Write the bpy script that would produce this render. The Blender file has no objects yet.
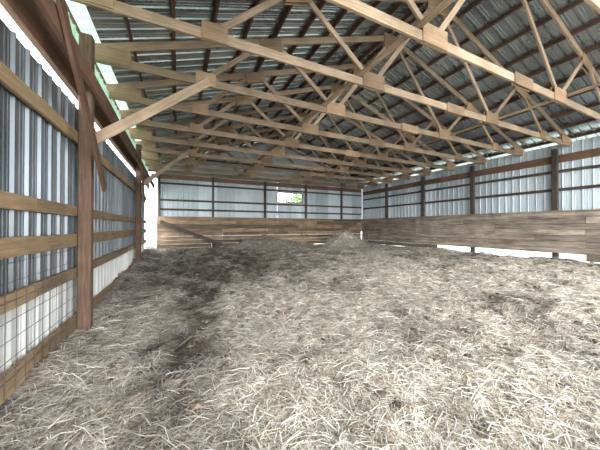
import bpy, math, random
import numpy as np
from mathutils import Vector
random.seed(7); np.random.seed(7)
D=bpy.data; C=bpy.context
C.scene.view_settings.view_transform='Standard'

# ------------------------------------------------------------------ helpers
def link(o,parent=None):
    C.scene.collection.objects.link(o)
    if parent: o.parent=parent
    return o

class B:
    """collects boards (boxes) into one mesh, with uv along the grain and a per-board tint"""
    def __init__(s): s.v=[];s.f=[];s.uv=[];s.t=[];s.m=[]
    def quad(s,idx,uv,t,m): s.f.append(idx);s.uv+=uv;s.t+=[t]*len(idx);s.m.append(m)
    def box(s,p0,p1,w,h,up=(0,0,1),m=0,t=None,e=None):
        p0=Vector(p0);p1=Vector(p1);d=(p1-p0);L=d.length;d.normalize()
        up=Vector(up);side=d.cross(up)
        if side.length<1e-4: up=Vector((1,0,0));side=d.cross(up)
        side.normalize();up=side.cross(d).normalized()
        t=random.random() if t is None else t
        b=len(s.v);ou=random.random()*37;ov=random.random()*11
        e=e or min(w,h)*0.08
        sec=[(-w/2+e,-h/2),(w/2-e,-h/2),(w/2,-h/2+e),(w/2,h/2-e),(w/2-e,h/2),(-w/2+e,h/2),(-w/2,h/2-e),(-w/2,-h/2+e)]
        for P in (p0,p1):
            for (x,y) in sec: s.v.append(tuple(P+side*x+up*y))
        per=0
        for i in range(8):
            j=(i+1)%8
            q=((sec[j][0]-sec[i][0])**2+(sec[j][1]-sec[i][1])**2)**.5
            s.quad([b+i,b+j,b+8+j,b+8+i],[(ou,ov+per),(ou,ov+per+q),(ou+L,ov+per+q),(ou+L,ov+per)],t,m)
            per+=q
        s.quad([b+i for i in range(7,-1,-1)],[(ou+sec[i][0]*.2,ov+sec[i][1]) for i in range(7,-1,-1)],t,m)
        s.quad([b+8+i for i in range(8)],[(ou+sec[i][0]*.2,ov+sec[i][1]) for i in range(8)],t,m)
    def make(s,name,mats,parent=None):
        me=D.meshes.new(name);me.from_pydata(s.v,[],s.f)
        uv=me.uv_layers.new(name="UVMap");uv.data.foreach_set("uv",np.array(s.uv,dtype=np.float32).ravel())
        at=me.attributes.new("tint",'FLOAT','CORNER');at.data.foreach_set("value",np.array(s.t,dtype=np.float32))
        me.polygons.foreach_set("material_index",np.array(s.m,dtype=np.int32))
        for m in mats: me.materials.append(m)
        me.update()
        return link(D.objects.new(name,me),parent)

def nmat(name):
    m=D.materials.new(name);m.use_nodes=True;nt=m.node_tree;nt.nodes.clear()
    out=nt.nodes.new('ShaderNodeOutputMaterial');p=nt.nodes.new('ShaderNodeBsdfPrincipled')
    nt.links.new(p.outputs[0],out.inputs[0]);return m,nt,p,out
def N(nt,t,**k):
    n=nt.nodes.new(t)
    for a,b in k.items():
        if a in n.inputs: n.inputs[a].default_value=b
        else: setattr(n,a,b)
    return n
def ramp(nt,stops):
    r=nt.nodes.new('ShaderNodeValToRGB');cr=r.color_ramp
    while len(cr.elements)<len(stops): cr.elements.new(.5)
    for e,(p,c) in zip(cr.elements,stops): e.position=p;e.color=(*c,1)
    return r
def wood(name,dark,mid,light,rough=.75,tv=.5,dirt=None):
    m,nt,p,out=nmat(name);L=nt.links.new
    uv=N(nt,'ShaderNodeUVMap');mp=N(nt,'ShaderNodeMapping');mp.inputs['Scale'].default_value=(1.2,26,1)
    L(uv.outputs[0],mp.inputs[0])
    n1=N(nt,'ShaderNodeTexNoise',Scale=2.0,Detail=6.0,Roughness=.65,Distortion=.6);L(mp.outputs[0],n1.inputs['Vector'])
    r=ramp(nt,[(.25,dark),(.5,mid),(.75,light)]);L(n1.outputs['Fac'],r.inputs[0])
    at=N(nt,'ShaderNodeAttribute',attribute_name='tint')
    mr=N(nt,'ShaderNodeMapRange');mr.inputs['To Min'].default_value=1-tv*.55;mr.inputs['To Max'].default_value=1+tv*.35
    L(at.outputs['Fac'],mr.inputs['Value'])
    tc=N(nt,'ShaderNodeTexCoord');n2=N(nt,'ShaderNodeTexNoise',Scale=2.2,Detail=4.0);L(tc.outputs['Object'],n2.inputs['Vector'])
    mr2=N(nt,'ShaderNodeMapRange');mr2.inputs['From Min'].default_value=.3;mr2.inputs['From Max'].default_value=.7
    mr2.inputs['To Min'].default_value=.72;mr2.inputs['To Max'].default_value=1.15;L(n2.outputs['Fac'],mr2.inputs['Value'])
    mu=N(nt,'ShaderNodeMath',operation='MULTIPLY');L(mr.outputs[0],mu.inputs[0]);L(mr2.outputs[0],mu.inputs[1])
    src=r.outputs[0]
    if dirt:
        mpd=N(nt,'ShaderNodeMapping');mpd.inputs['Scale'].default_value=(.6,6,1);L(uv.outputs[0],mpd.inputs[0])
        n3=N(nt,'ShaderNodeTexNoise',Scale=1.6,Detail=6.0,Roughness=.7);L(mpd.outputs[0],n3.inputs['Vector'])
        r3=ramp(nt,[(.45,(0,0,0)),(.62,(.85,.85,.85))]);L(n3.outputs['Fac'],r3.inputs[0])
        mx=N(nt,'ShaderNodeMixRGB');mx.inputs[2].default_value=(*dirt,1)
        L(r3.outputs[0],mx.inputs[0]);L(src,mx.inputs[1]);src=mx.outputs[0]
    vm=N(nt,'ShaderNodeVectorMath',operation='SCALE');L(src,vm.inputs[0]);L(mu.outputs[0],vm.inputs['Scale'])
    L(vm.outputs[0],p.inputs['Base Color']);p.inputs['Roughness'].default_value=rough
    bp=N(nt,'ShaderNodeBump',Strength=.35,Distance=.01);L(n1.outputs['Fac'],bp.inputs['Height']);L(bp.outputs[0],p.inputs['Normal'])
    return m
def metal(name,c1,c2,metallic,rough,scale=(1.5,1.5,.5)):
    m,nt,p,out=nmat(name);L=nt.links.new
    tc=N(nt,'ShaderNodeTexCoord');mp=N(nt,'ShaderNodeMapping');mp.inputs['Scale'].default_value=scale
    L(tc.outputs['Object'],mp.inputs[0])
    n=N(nt,'ShaderNodeTexNoise',Scale=1.6,Detail=6.0,Roughness=.6);L(mp.outputs[0],n.inputs['Vector'])
    r=ramp(nt,[(.3,c1),(.7,c2)]);L(n.outputs['Fac'],r.inputs[0])
    at=N(nt,'ShaderNodeAttribute',attribute_name='tint')
    mr=N(nt,'ShaderNodeMapRange');mr.inputs['To Min'].default_value=.68;mr.inputs['To Max'].default_value=1.15;L(at.outputs['Fac'],mr.inputs['Value'])
    vm=N(nt,'ShaderNodeVectorMath',operation='SCALE');L(r.outputs[0],vm.inputs[0]);L(mr.outputs[0],vm.inputs['Scale'])
    L(vm.outputs[0],p.inputs['Base Color'])
    p.inputs['Metallic'].default_value=metallic
    r2=N(nt,'ShaderNodeMapRange');r2.inputs['To Min'].default_value=rough-.12;r2.inputs['To Max'].default_value=rough+.15
    L(n.outputs['Fac'],r2.inputs['Value']);L(r2.outputs[0],p.inputs['Roughness'])
    return m
def transl(name,col,mix=.5):
    m,nt,p,out=nmat(name);L=nt.links.new
    tr=N(nt,'ShaderNodeBsdfTranslucent')
    p.inputs['Roughness'].default_value=.4
    tc=N(nt,'ShaderNodeTexCoord');n=N(nt,'ShaderNodeTexNoise',Scale=1.5,Detail=5.0);L(tc.outputs['Object'],n.inputs['Vector'])
    r=ramp(nt,[(.3,tuple(c*.7 for c in col)),(.65,col)]);L(n.outputs['Fac'],r.inputs[0]);L(r.outputs[0],tr.inputs[0]);L(r.outputs[0],p.inputs['Base Color'])
    mx=N(nt,'ShaderNodeMixShader');mx.inputs[0].default_value=mix
    L(p.outputs[0],mx.inputs[1]);L(tr.outputs[0],mx.inputs[2]);L(mx.outputs[0],out.inputs[0]);return m

M_truss=wood('truss_lumber',(.22,.15,.10),(.38,.275,.185),(.52,.40,.29),tv=.7)
M_gus=wood('plywood_gusset',(.24,.15,.09),(.35,.235,.145),(.45,.32,.21),tv=.6)
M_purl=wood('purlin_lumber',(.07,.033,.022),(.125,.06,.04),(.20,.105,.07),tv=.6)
M_girt=wood('girt_lumber',(.22,.14,.075),(.37,.255,.145),(.50,.37,.235),tv=.5)
M_post=wood('post_timber',(.08,.045,.03),(.155,.092,.06),(.25,.16,.105),tv=.5)
M_red=wood('brace_lumber',(.11,.055,.035),(.20,.11,.07),(.30,.18,.12),tv=.4)
M_dark=wood('dark_timber',(.035,.028,.022),(.07,.055,.042),(.12,.09,.07),tv=.5)
M_plankR=wood('weathered_planks',(.20,.15,.11),(.40,.335,.27),(.62,.56,.49),tv=.9,dirt=(.17,.125,.09))
M_plankB=wood('back_planks',(.17,.11,.065),(.30,.205,.125),(.45,.33,.21),tv=1.0,dirt=(.11,.075,.05))
M_roof=metal('galvanised_roof',(.31,.37,.385),(.50,.56,.58),.8,.27,scale=(.6,2,.6))
M_wallL=metal('galvanised_siding',(.20,.23,.255),(.42,.455,.49),.65,.32)
M_wallW=metal('white_siding',(.47,.56,.62),(.66,.74,.80),.0,.35)
M_lowW=metal('pale_lower_siding',(.60,.61,.58),(.86,.86,.82),.0,.5)
M_trans=transl('fibreglass_panel',(.42,.60,.46),.55)
M_wire=metal('wire',(.16,.15,.14),(.26,.25,.24),.7,.5)

# ------------------------------------------------------------------ dims
XL,XR=-1.25,11.25; YB,YF=13.9,-1.6; XM=(XL+XR)/2
ZC=4.12; SL=.343
def roofz(x,off=0): return 4.24+(6.3-abs(x-XM))*SL+off

class Sheet(B):
    def sheet(s,o,du,dv,LU,LV,n,pitch=.2286,rib=.022,m=0,lap=4):
        o=Vector(o);du=Vector(du).normalized();dv=Vector(dv).normalized();n=Vector(n).normalized()
        prof=[];u=0;k=0
        while u<LU-1e-6:
            for a,h in ((0,0),(.36,0),(.39,.25),(.42,0),(.60,0),(.63,.25),(.66,0),(.78,0),(.86,1),(.92,1),(1.0,0)):
                uu=u+a*pitch
                if uu<=LU: prof.append((uu,h*rib,k))
            u+=pitch;k+=1
        t={}
        b=len(s.v)
        for uu,h,k in prof:
            p=o+du*uu+n*h
            s.v.append(tuple(p));s.v.append(tuple(p+dv*LV))
        for i in range(len(prof)-1):
            kk=prof[i][2]//lap
            if kk not in t: t[kk]=random.random()
            s.quad([b+2*i,b+2*i+2,b+2*i+3,b+2*i+1],[(prof[i][0],0),(prof[i+1][0],0),(prof[i+1][0],LV),(prof[i][0],LV)],t[kk],m)

# ------------------------------------------------------------------ roof (ceiling)
rf=Sheet()
cosr=1/math.sqrt(1+SL*SL)
half=6.3+.45
lenS=half/cosr
zr=roofz(XM,.17)
dl=Vector((-1,0,-SL));dr=Vector((1,0,-SL))
LT=.62/cosr
LY=YB-YF+.3
rf.sheet((XM,YF,zr),(0,1,0),dl,LY,lenS-LT,(SL,0,-1),m=0,rib=-.03)
st=Vector((XM,YF,zr))+dl.normalized()*(lenS-LT)
rf.sheet(st,(0,1,0),dl,LY,LT,(SL,0,-1),m=1,rib=-.03)
rf.sheet((XM,YF,zr),(0,1,0),dr,LY,lenS,(-SL,0,-1),m=0,rib=-.03)
ceiling=rf.make('ceiling',[M_roof,M_trans])
pu=B()
for sgn in (-1,1):
    d=.12
    while d<6.7:
        x=XM+sgn*d;z=roofz(x)+.105
        y=YF
        while y<YB:
            y2=min(y+3.7,YB+.1)
            pu.box((x,y,z+.02),(x,y2,z+.02),.042,.09,(sgn*SL,0,1))
            y=y2
        d+=.62
pu.make('roof_purlins',[M_purl],ceiling)

# ------------------------------------------------------------------ trusses
def truss(name,y):
    b=B();T=.04
    jit=random.uniform(-.015,.015)
    zc=ZC+jit
    b.box((XL+.02,y,zc),(XM+.6,y,zc),T,.14)
    b.box((XM+.6,y,zc),(XR-.02,y,zc),T,.14)
    for s in (-1,1):
        b.box((XM+s*6.55,y,roofz(XM+s*6.55)-.01),(XM,y,roofz(XM)-.01),T,.13,up=(s*SL,0,1))
    def web(xa,za,xb,zb): b.box((xa,y,za),(xb,y,zb),.038,.09)
    def gus(x,z,w,h,sl=0):
        for s in (-1,1):
            yy=y+s*(T/2+.008)
            b.box((x-w/2,yy,z-sl*w/2),(x+w/2,yy,z+sl*w/2),.014,h,m=1)
    for s,j in ((-1,1.75),(1,2.0)):
        xb=XM+s*j
        web(xb-s*.02,zc+.02,XM+s*3.2,roofz(XM+s*3.2)-.03)
        web(xb,zc+.02,XM+s*.05,roofz(XM)-.08)
        web(XM+s*4.6,zc+.02,XM+s*3.4,roofz(XM+s*3.4)-.03)
        gus(xb,zc+.06,.50,.27); gus(XM+s*4.55,zc+.05,.34,.24)
        gus(XM+s*3.3,roofz(XM+s*3.3)-.08,.46,.24,-s*SL)
        gus(XM+s*6.0,zc+.08,.6,.26,0)
    gus(XM+.6,zc,.6,.2)
    gus(XM,roofz(XM)-.14,.6,.36)
    return b.make(name,[M_truss,M_gus])
for i in range(12):
    y=-.05+1.25*i
    if y<YB-.2: truss('roof_truss',y)
rb=B()
for x in (XM-2.05,XM+2.3):
    y=YF+.1
    while y<YB-.2:
        y2=min(y+4.2,YB-.1);rb.box((x,y,ZC+.115),(x,y2,ZC+.115),.09,.038);y=y2
rb.make('truss_runner_boards',[M_truss])

# ------------------------------------------------------------------ left wall
wl=Sheet()
ye=12.3
wl.sheet((XL,YF,.95),(0,1,0),(0,0,1),ye-YF,3.12-.95,(1,0,0),m=0)
wl.sheet((XL-.01,YF,-.2),(0,1,0),(0,0,1),ye-YF,1.17,(1,0,0),m=1)
wl.sheet((XL,YF,3.66),(0,1,0),(0,0,1),YB-YF,.5,(1,0,0),m=2)
wall_left=wl.make('wall_left',[M_wallL,M_lowW,M_trans])
gl=B()
def run(b,x,z,h,w=.04,y0=YF,y1=ye,m=0,seg=4.8):
    y=y0
    while y<y1-.05:
        y2=min(y+seg,y1);dz=random.uniform(-.008,.008)
        b.box((x,y,z+dz),(x,y2-.004,z+dz),w,h,m=m);y=y2
GX=XL+.05
for z,h in ((2.66,.14),(1.71,.13),(1.335,.16),(.915,.13),(.28,.19)):
    run(gl,GX,z,h)
gl.make('horizontal_girts',[M_girt],wall_left)
hb=B()
run(hb,XL+.035,3.46,.46,w=.07,y1=YB-.3,m=0,seg=4.9)
run(hb,XL+.255,3.36,.2,w=.045,y1=YB-.3,m=0,seg=3.7)
hb.make('header_beam',[M_red])
def post(name,x,y,z0,z1,w=.15,d=.15,mat=M_post):
    b=B();b.box((x,y,z0),(x,y,z1),w,d,up=(1,0,0))
    return b.make(name,[mat])
for y in (-.4,2.0,4.3,9.3):
    w=.14
    b=B();b.box((XL+.145,y,-.2),(XL+.145,y,4.04),w,w,up=(1,0,0));b.box((XL+.14,y+.095,-.2),(XL+.14,y+.095,3.2),.04,.12,up=(1,0,0))
    b.make('support_post',[M_post])
def brace(p0,p1,w,h,up,mat,name='knee_brace'):
    b=B();b.box(p0,p1,w,h,up);return b.make(name,[mat])
brace((XL+.12,4.45,2.66),(.5,4.895,4.13),.04,.14,(0,0,1),M_truss)
brace((XL+.305,4.5,2.05),(XL+.305,2.75,3.68),.035,.14,(0,0,1),M_red,'diagonal_brace')
brace((XL+.12,9.46,2.75),(.3,9.89,4.13),.04,.13,(0,0,1),M_truss)
brace((XL+.305,9.4,2.3),(XL+.305,8.1,3.6),.035,.13,(0,0,1),M_red,'diagonal_brace')

wm=B()
y0,y1=-1.2,4.2
X=GX+.025
z=.32
while z<1.3:
    wm.box((X,y0,z),(X,y1,z),.0045,.0045);z+=.15
y=y0
while y<=y1:
    wm.box((X+.004,y,.2),(X+.004,y,1.27),.0045,.0045,up=(1,0,0));y+=.15
wm.make('wire_mesh_panel',[M_wire],wall_left)

# ------------------------------------------------------------------ right wall
wr=Sheet()
wr.sheet((XR,YF,.78),(0,1,0),(0,0,1),YB-YF,3.42,(-1,0,0),m=0)
wall_right=wr.make('wall_right',[M_wallW])
g=B()
GX2=XR-.05
run(g,GX2,2.72,.09,y1=YB-.2,m=0);run(g,GX2,3.3,.09,y1=YB-.2,m=0)
run(g,GX2-.005,3.72,.24,w=.05,y1=YB-.2,m=1)
g.make('horizontal_girts',[M_dark,M_red],wall_right)
p=B()
zz=.47
for i in range(8):
    h=.19
    y=YF
    while y<YB-.5:
        L=random.choice([2.44,3.66,4.88]);y2=min(y+L,YB-.26)
        if not (i==0 and random.random()<.65):
            dz=random.uniform(-.004,.004);dx=random.uniform(-.008,.008)
            p.box((XR-.22+dx,y,zz+h/2+dz),(XR-.22+dx,y2-.008,zz+h/2+dz),.04,h-.003,e=.011)
        y=y2
    zz+=h
p.box((XR-.23,YF,zz+.02),(XR-.23,YB-.26,zz+.02),.1,.04)
p.make('plank_kickwall',[M_plankR])
for y in (-.9,1.5,4.0,6.6,9.0,11.5):
    post('support_post',XR-.135,y,.1,4.04,.15,.10,M_dark)

# ------------------------------------------------------------------ back wall
wb=Sheet()
def bw(x0,x1,z0,z1): wb.sheet((x0,YB,z0),(1,0,0),(0,0,1),x1-x0,z1-z0,(0,-1,0),m=0)
WX0,WX1=5.15,6.75;WZ0,WZ1=2.92,3.5
bw(-.9,WX0,1.2,4.2);bw(WX0,WX1,1.2,WZ0);bw(WX0,WX1,WZ1,4.2);bw(WX1,XR,1.2,4.2)
b0=len(wb.v)
gx=[XL-.4+i*(XR-XL+.8)/60 for i in range(61)]
for x in gx: wb.v.append((x,YB,4.19));wb.v.append((x,YB,roofz(x,.16)))
for i in range(60): wb.quad([b0+2*i,b0+2*i+2,b0+2*i+3,b0+2*i+1],[(0,0)]*4,.4,0)
wall_back=wb.make('wall_back',[M_wallW])
g=B()
def runx(b,y,z,h,w=.04,x0=XL,x1=XR-.1,m=0,seg=4.9):
    x=x0
    while x<x1-.05:
        x2=min(x+seg,x1);b.box((x,y,z),(x2-.004,y,z),w,h,m=m);x=x2
runx(g,YB-.045,2.35,.09,w=.035,x0=-.85);runx(g,YB-.045,2.8,.09,w=.035,x0=-.85);runx(g,YB-.045,3.6,.09,w=.035,x0=-.85)
runx(g,YB-.045,3.92,.22,w=.04,m=1,x0=XL+.1)
runx(g,YB-.05,4.9,.09,x0=.5,x1=9.5);
g.make('horizontal_girts',[M_dark,M_red],wall_back)
p=B();zz=.30
for i in range(9):
    x=-.9
    while x<XR-.4:
        L=random.choice([2.44,3.0,3.66]);x2=min(x+L,XR-.26)
        if not(i<=1 and 4.6<x<6.8):
            dy=random.uniform(-.008,.008)
            p.box((x,YB-.20+dy,zz+.095),(x2-.008,YB-.20+dy,zz+.095),.04,.186,e=.011)
        x=x2
    zz+=.19
p.make('plank_kickwall',[M_plankB])
for x in (-.80,1.62,4.4,6.95,9.5):
    post('support_post',x,YB-.12,.1,4.04,.12,.09,M_dark)
w=B()
for z in (WZ0,WZ1): w.box((WX0-.02,YB-.01,z),(WX1+.02,YB-.01,z),.05,.04)
for x in (WX0,WX1): w.box((x,YB-.01,WZ0),(x,YB-.01,WZ1),.04,.05,up=(1,0,0))
w.make('window_1',[M_dark],wall_back)
brace((-.75,YB-.45,1.75),(2.0,YB-.75,.62),.04,.17,(0,0,1),M_dark,'leaning_plank')

# ------------------------------------------------------------------ ground
G=np.random.RandomState(3).rand(256,256)
def vn(x,y):
    xi=np.floor(x).astype(int);yi=np.floor(y).astype(int);fx=x-xi;fy=y-yi
    fx=fx*fx*(3-2*fx);fy=fy*fy*(3-2*fy)
    a=G[xi&255,yi&255];b=G[(xi+1)&255,yi&255];c=G[xi&255,(yi+1)&255];d=G[(xi+1)&255,(yi+1)&255]
    return (a*(1-fx)+b*fx)*(1-fy)+(c*(1-fx)+d*fx)*fy
def fbm(x,y,o=4,s=1.0):
    t=0;a=.5;n=0
    for i in range(o):
        t=t+a*vn(x*s+17.3*i,y*s+9.1*i);n+=a;a*=.55;s*=2.03
    return t/n
def sm(t): t=np.clip(t,0,1);return t*t*(3-2*t)
def gh(x,y):
    base=.44*sm((np.maximum(x,0)*.95+y*.85-1)/12.0)
    near=.17*np.exp(-((x-XL)/.55)**2)
    return base+near+.20*(fbm(x,y,3,.55)-.5)+.22*(fbm(x+40,y+9,5,2.3)-.5)+.09*(fbm(x+4,y+70,3,9)-.5)
def dk(x,y):
    wx=x+1.3*(fbm(x+51,y+13,4,.8)-.5)+.6*(fbm(x+5,y+93,3,3.)-.5);wy=y+1.5*(fbm(x+91,y+33,4,.8)-.5)
    n=fbm(x+11,y+3,5,.9);n2=fbm(x+31,y+23,4,3.0)
    band=(.55+.4*sm((y-2.2)/1.5))*np.exp(-((wx-.15-.03*(wy-2))/.42)**2)*sm((y-.9)/1.6)
    far=sm((wy-5.2)/1.5)*np.exp(-((wx-1.2)/2.4)**2)*(1-.5*sm((y-11)/2))
    gen=.40*sm((n-.55)*6)
    d=np.maximum(np.maximum(band,far),gen)*(.45+1.0*sm((n2-.35)*3.2))*(.65+.7*n)
    return np.clip(d,0,1)
nx,ny=300,370
gx=np.linspace(XL-.02,XR+.02,nx);gy=np.linspace(YF-.3,YB+.02,ny)
XX,YY=np.meshgrid(gx,gy);ZZ=gh(XX,YY)
V=np.stack([XX,YY,ZZ],-1).reshape(-1,3).astype(np.float32)
I=np.arange(nx*ny).reshape(ny,nx)
F=np.stack([I[:-1,:-1],I[:-1,1:],I[1:,1:],I[1:,:-1]],-1).reshape(-1,4)
def npmesh(name,V,F,attrs,mats,smooth=True,parent=None):
    me=D.meshes.new(name);nf=len(F);k=F.shape[1]
    me.vertices.add(len(V));me.vertices.foreach_set("co",V.ravel())
    me.loops.add(nf*k);me.loops.foreach_set("vertex_index",F.ravel().astype(np.int32))
    me.polygons.add(nf);me.polygons.foreach_set("loop_start",np.arange(0,nf*k,k,dtype=np.int32))
    me.polygons.foreach_set("use_smooth",np.full(nf,smooth))
    me.update(calc_edges=True)
    for n,(ty,val) in attrs.items():
        a=me.attributes.new(n,ty,'POINT')
        a.data.foreach_set("value" if ty=='FLOAT' else "color",val.astype(np.float32).ravel())
    for m in mats: me.materials.append(m)
    return link(D.objects.new(name,me),parent)
def groundmat():
    m,nt,p,out=nmat('straw_covered_dirt');L=nt.links.new
    tc=N(nt,'ShaderNodeTexCoord')
    srcs=[]
    for ang in (0.3,1.4,2.5):
        mp=N(nt,'ShaderNodeMapping');mp.inputs['Rotation'].default_value=(0,0,ang);mp.inputs['Scale'].default_value=(9,60,9)
        dn=N(nt,'ShaderNodeTexNoise',Scale=1.2,Detail=1.0)
        L(tc.outputs['Object'],dn.inputs['Vector'])
        mx=N(nt,'ShaderNodeVectorMath',operation='MULTIPLY_ADD');mx.inputs[1].default_value=(.35,.35,0)
        L(dn.outputs['Color'],mx.inputs[0]);L(tc.outputs['Object'],mx.inputs[2]);L(mx.outputs[0],mp.inputs[0])
        n=N(nt,'ShaderNodeTexNoise',Scale=1.0,Detail=3.0,Roughness=.6);L(mp.outputs[0],n.inputs['Vector']);srcs.append(n.outputs['Fac'])
    a=N(nt,'ShaderNodeMath',operation='MAXIMUM');L(srcs[0],a.inputs[0]);L(srcs[1],a.inputs[1])
    b=N(nt,'ShaderNodeMath',operation='MAXIMUM');L(a.outputs[0],b.inputs[0]);L(srcs[2],b.inputs[1])
    r=ramp(nt,[(.45,(.12,.10,.08)),(.58,(.36,.32,.27)),(.72,(.67,.62,.55))]);L(b.outputs[0],r.inputs[0])
    r2=ramp(nt,[(.45,(.035,.027,.020)),(.62,(.085,.068,.052)),(.8,(.20,.16,.12))]);L(b.outputs[0],r2.inputs[0])
    at=N(nt,'ShaderNodeAttribute',attribute_name='dark')
    mx=N(nt,'ShaderNodeMixRGB');L(at.outputs['Fac'],mx.inputs[0]);L(r.outputs[0],mx.inputs[1]);L(r2.outputs[0],mx.inputs[2])
    L(mx.outputs[0],p.inputs['Base Color']);p.inputs['Roughness'].default_value=.95
    bp=N(nt,'ShaderNodeBump',Strength=.6,Distance=.03);L(b.outputs[0],bp.inputs['Height']);L(bp.outputs[0],p.inputs['Normal'])
    return m
M_ground=groundmat()
floor=npmesh('floor',V,F,{'dark':('FLOAT',dk(XX,YY).ravel())},[M_ground])

def strawmat():
    m,nt,p,out=nmat('straw');L=nt.links.new
    at=N(nt,'ShaderNodeAttribute',attribute_name='scol');L(at.outputs['Color'],p.inputs['Base Color'])
    p.inputs['Roughness'].default_value=.5;return m
M_straw=strawmat()
def blades(px,py,pz,Lr,Wd,cols,tilt=.16):
    n=len(px);yaw=np.random.rand(n)*np.pi*2
    d=np.stack([np.cos(yaw),np.sin(yaw),np.random.randn(n)*tilt],-1)
    s=np.stack([-np.sin(yaw),np.cos(yaw),np.random.randn(n)*.5],-1);s/=np.linalg.norm(s,axis=1)[:,None]
    bend=np.random.randn(n)*.10
    c=np.stack([px,py,pz],-1)
    out=[]
    for t,ww in ((-.5,.8),(0,1),(.5,.55)):
        mid=c+d*(Lr*t)[:,None]+s*((bend*Lr)*(0.25-t*t)*2)[:,None]
        mid[:,2]+=Lr*.10*(1-4*t*t)*np.random.rand(n)
        out.append(mid-s*(Wd*ww/2)[:,None]);out.append(mid+s*(Wd*ww/2)[:,None])
    V=np.stack(out,1).reshape(-1,3).astype(np.float32)
    base=(np.arange(n)*6)[:,None]
    F=np.concatenate([base+np.array([[0,1,3,2]]),base+np.array([[2,3,5,4]])],0)
    col=np.repeat(np.concatenate([cols,np.ones((n,1))],1),6,axis=0)
    return V,F,col
def strawcol(n,dark):
    pal=np.array([[.64,.59,.51],[.74,.70,.63],[.48,.41,.32],[.30,.24,.18],[.66,.59,.47],[.88,.86,.81]])
    c=pal[np.random.randint(0,6,n)]*(0.58+.57*np.random.rand(n))[:,None]
    return np.clip(c*(1-.78*dark)[:,None],0,.92)
def scatter(n,x0,x1,y0,y1,l0,l1,w0,w1):
    x=np.random.uniform(x0,x1,n);y=np.random.uniform(y0,y1,n)
    d=dk(x,y);thin=sm((fbm(x+7,y+61,4,2.2)-.5)*5)*.55
    keep=np.random.rand(n)>np.maximum(d*.75,thin);x=x[keep];y=y[keep];d=d[keep];n=len(x)
    Lr=np.random.uniform(l0,l1,n);W=np.random.uniform(w0,w1,n)
    z=gh(x,y)+.004+np.random.rand(n)**2*.035
    return blades(x,y,z,Lr,W,strawcol(n,d))
sets=[scatter(72000,-1.15,4.2,.3,4.0,.05,.22,.003,.007),
      scatter(16000,4.2,8,-.5,4.0,.07,.24,.004,.009),
      scatter(44000,-1.1,8.0,4.0,8.0,.07,.24,.004,.010),
      scatter(10000,8,10.9,-.5,8,.1,.28,.007,.012),
      scatter(17000,-1.1,10.9,8.0,13.5,.12,.32,.009,.014)]
off=0;Vs=[];Fs=[];Cs=[]
for v,f,c in sets: Vs.append(v);Fs.append(f+off);Cs.append(c);off+=len(v)
npmesh('straw_bedding',np.concatenate(Vs),np.concatenate(Fs),{'scol':('FLOAT_COLOR',np.concatenate(Cs))},[M_straw],smooth=False,parent=floor)

# manure / dirt clods mixed into the bedding
ph=(1+5**.5)/2
ico=np.array([[-1,ph,0],[1,ph,0],[-1,-ph,0],[1,-ph,0],[0,-1,ph],[0,1,ph],[0,-1,-ph],[0,1,-ph],[ph,0,-1],[ph,0,1],[-ph,0,-1],[-ph,0,1]])/1.9
icf=np.array([[0,11,5],[0,5,1],[0,1,7],[0,7,10],[0,10,11],[1,5,9],[5,11,4],[11,10,2],[10,7,6],[7,1,8],[3,9,4],[3,4,2],[3,2,6],[3,6,8],[3,8,9],[4,9,5],[2,4,11],[6,2,10],[8,6,7],[9,8,1]])
n=14000
x=np.random.uniform(-1.1,10.9,n);y=np.random.uniform(.8,13.3,n)
keep=np.random.rand(n)<(.12+.9*dk(x,y));x=x[keep];y=y[keep];n=len(x)
s=(.010+.035*np.random.rand(n)**2.2)
cV=ico[None]*(.75+.5*np.random.rand(n,12,1))*s[:,None,None]*np.stack([1+.6*np.random.rand(n),1+.6*np.random.rand(n),.7*np.ones(n)],-1)[:,None,:]
cV=cV+np.stack([x,y,gh(x,y)+s*.35],-1)[:,None,:]
cc=np.array([.12,.09,.065])*(.5+1.0*np.random.rand(n,1))
cc=np.repeat(np.concatenate([cc,np.ones((n,1))],1),12,axis=0)
npmesh('dirt_clods',cV.reshape(-1,3).astype(np.float32),(icf[None]+(np.arange(n)*12)[:,None,None]).reshape(-1,3),{'scol':('FLOAT_COLOR',cc)},[M_straw],smooth=False,parent=floor)

def pile(name,cx,cy,rx,ry,h,dark,nb):
    k=70
    u=np.linspace(-1,1,k);A,Bq=np.meshgrid(u,u)
    X=cx+A*rx;Y=cy+Bq*ry
    def hz(X,Y):
        A=(X-cx)/rx;Bq=(Y-cy)/ry;r=np.sqrt(A*A+Bq*Bq)
        prof=(1-sm(r))*(.6+.8*fbm(X+3,Y+8,4,1.8))
        return gh(X,Y)-.06+h*prof+.06*(fbm(X,Y,3,6)-.5)
    Z=hz(X,Y);I=np.arange(k*k).reshape(k,k)
    F=np.stack([I[:-1,:-1],I[:-1,1:],I[1:,1:],I[1:,:-1]],-1).reshape(-1,4)
    o=npmesh(name,np.stack([X,Y,Z],-1).reshape(-1,3).astype(np.float32),F,{'dark':('FLOAT',np.full(k*k,dark))},[M_ground])
    a=np.random.rand(nb)*6.283;q=np.sqrt(np.random.rand(nb))*.92
    x=cx+np.cos(a)*q*rx;y=cy+np.sin(a)*q*ry
    v,f,c=blades(x,y,hz(x,y)+.02,np.random.uniform(.1,.35,nb),np.random.uniform(.008,.016,nb),strawcol(nb,np.full(nb,dark)),.35)
    npmesh('loose_straw',v,f,{'scol':('FLOAT_COLOR',c)},[M_straw],smooth=False,parent=o)
pile('hay_pile',8.0,11.4,1.5,1.1,.85,.0,2600)
pile('hay_pile',3.9,12.2,2.9,1.1,.6,.45,2600)
pile('hay_pile',9.8,12.4,.8,.8,.4,.2,900)

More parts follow.
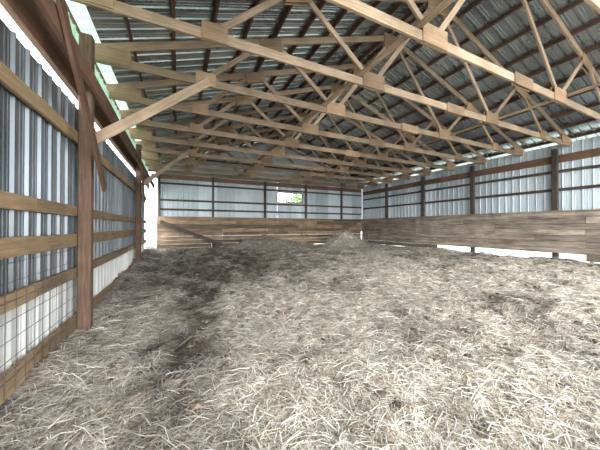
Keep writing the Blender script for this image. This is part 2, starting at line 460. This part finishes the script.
def simple(name,c1,c2,scale):
    m,nt,p,out=nmat(name);tc=N(nt,'ShaderNodeTexCoord');n=N(nt,'ShaderNodeTexNoise',Scale=scale,Detail=5.0)
    nt.links.new(tc.outputs['Object'],n.inputs['Vector']);r=ramp(nt,[(.35,c1),(.65,c2)]);nt.links.new(n.outputs['Fac'],r.inputs[0])
    nt.links.new(r.outputs[0],p.inputs['Base Color']);p.inputs['Roughness'].default_value=.9;return m
M_grass=simple('gravel_yard',(.42,.44,.36),(.62,.62,.54),1.5)
M_leaf=simple('foliage',(.05,.12,.03),(.20,.34,.10),3)
k=40
u=np.linspace(-40,50,k);A,Bq=np.meshgrid(u,u);Z=-.35+.15*fbm(A,Bq,3,.3)
I=np.arange(k*k).reshape(k,k);F=np.stack([I[:-1,:-1],I[:-1,1:],I[1:,1:],I[1:,:-1]],-1).reshape(-1,4)
npmesh('ground_outside',np.stack([A,Bq,Z],-1).reshape(-1,3).astype(np.float32),F,{},[M_grass])
def leafy(name,x,y,h,r):
    n=2600
    a=np.random.randn(n,3);a/=np.linalg.norm(a,axis=1)[:,None]
    c=np.array([x,y,h*.62])+a*np.array([r,r,h*.4])*(.55+.45*np.random.rand(n))[:,None]
    d=np.random.randn(n,3);d/=np.linalg.norm(d,axis=1)[:,None];e=np.cross(d,np.random.randn(n,3));e/=np.linalg.norm(e,axis=1)[:,None]
    s=.16
    V=np.stack([c-d*s,c-e*s*.6,c+d*s,c+e*s*.6],1).reshape(-1,3).astype(np.float32);F=np.arange(n*4).reshape(-1,4)
    o=npmesh(name,V,F,{},[M_leaf],smooth=False)
    b=B();b.box((x,y,-.4),(x,y,h*.7),.25,.25,up=(1,0,0));b.make('trunk',[M_dark],o)
for (x,y,h,r) in ((10.5,34,5.2,2.0),(15.5,32,6.5,2.8)): leafy('tree',x,y,h,r)

# ------------------------------------------------------------------ light
w=D.worlds.new('World');C.scene.world=w;w.use_nodes=True;nt=w.node_tree
bg=nt.nodes['Background'];bg.inputs[0].default_value=(.90,.95,1,1);bg.inputs[1].default_value=5.0
sun=D.lights.new('sun','SUN');sun.energy=9.5;sun.angle=math.radians(70);sun.color=(1,.98,.95)
so=link(D.objects.new('sun',sun));so.rotation_euler=Vector((.25,1,-.34)).to_track_quat('-Z','Y').to_euler()

cam=D.cameras.new('camera');co=link(D.objects.new('camera',cam))
cam.sensor_width=36;cam.lens=257/600*36;cam.clip_start=.02
co.location=(0,0,1.5);co.rotation_euler=(math.radians(90.45),0,math.radians(-25.4))
C.scene.camera=co
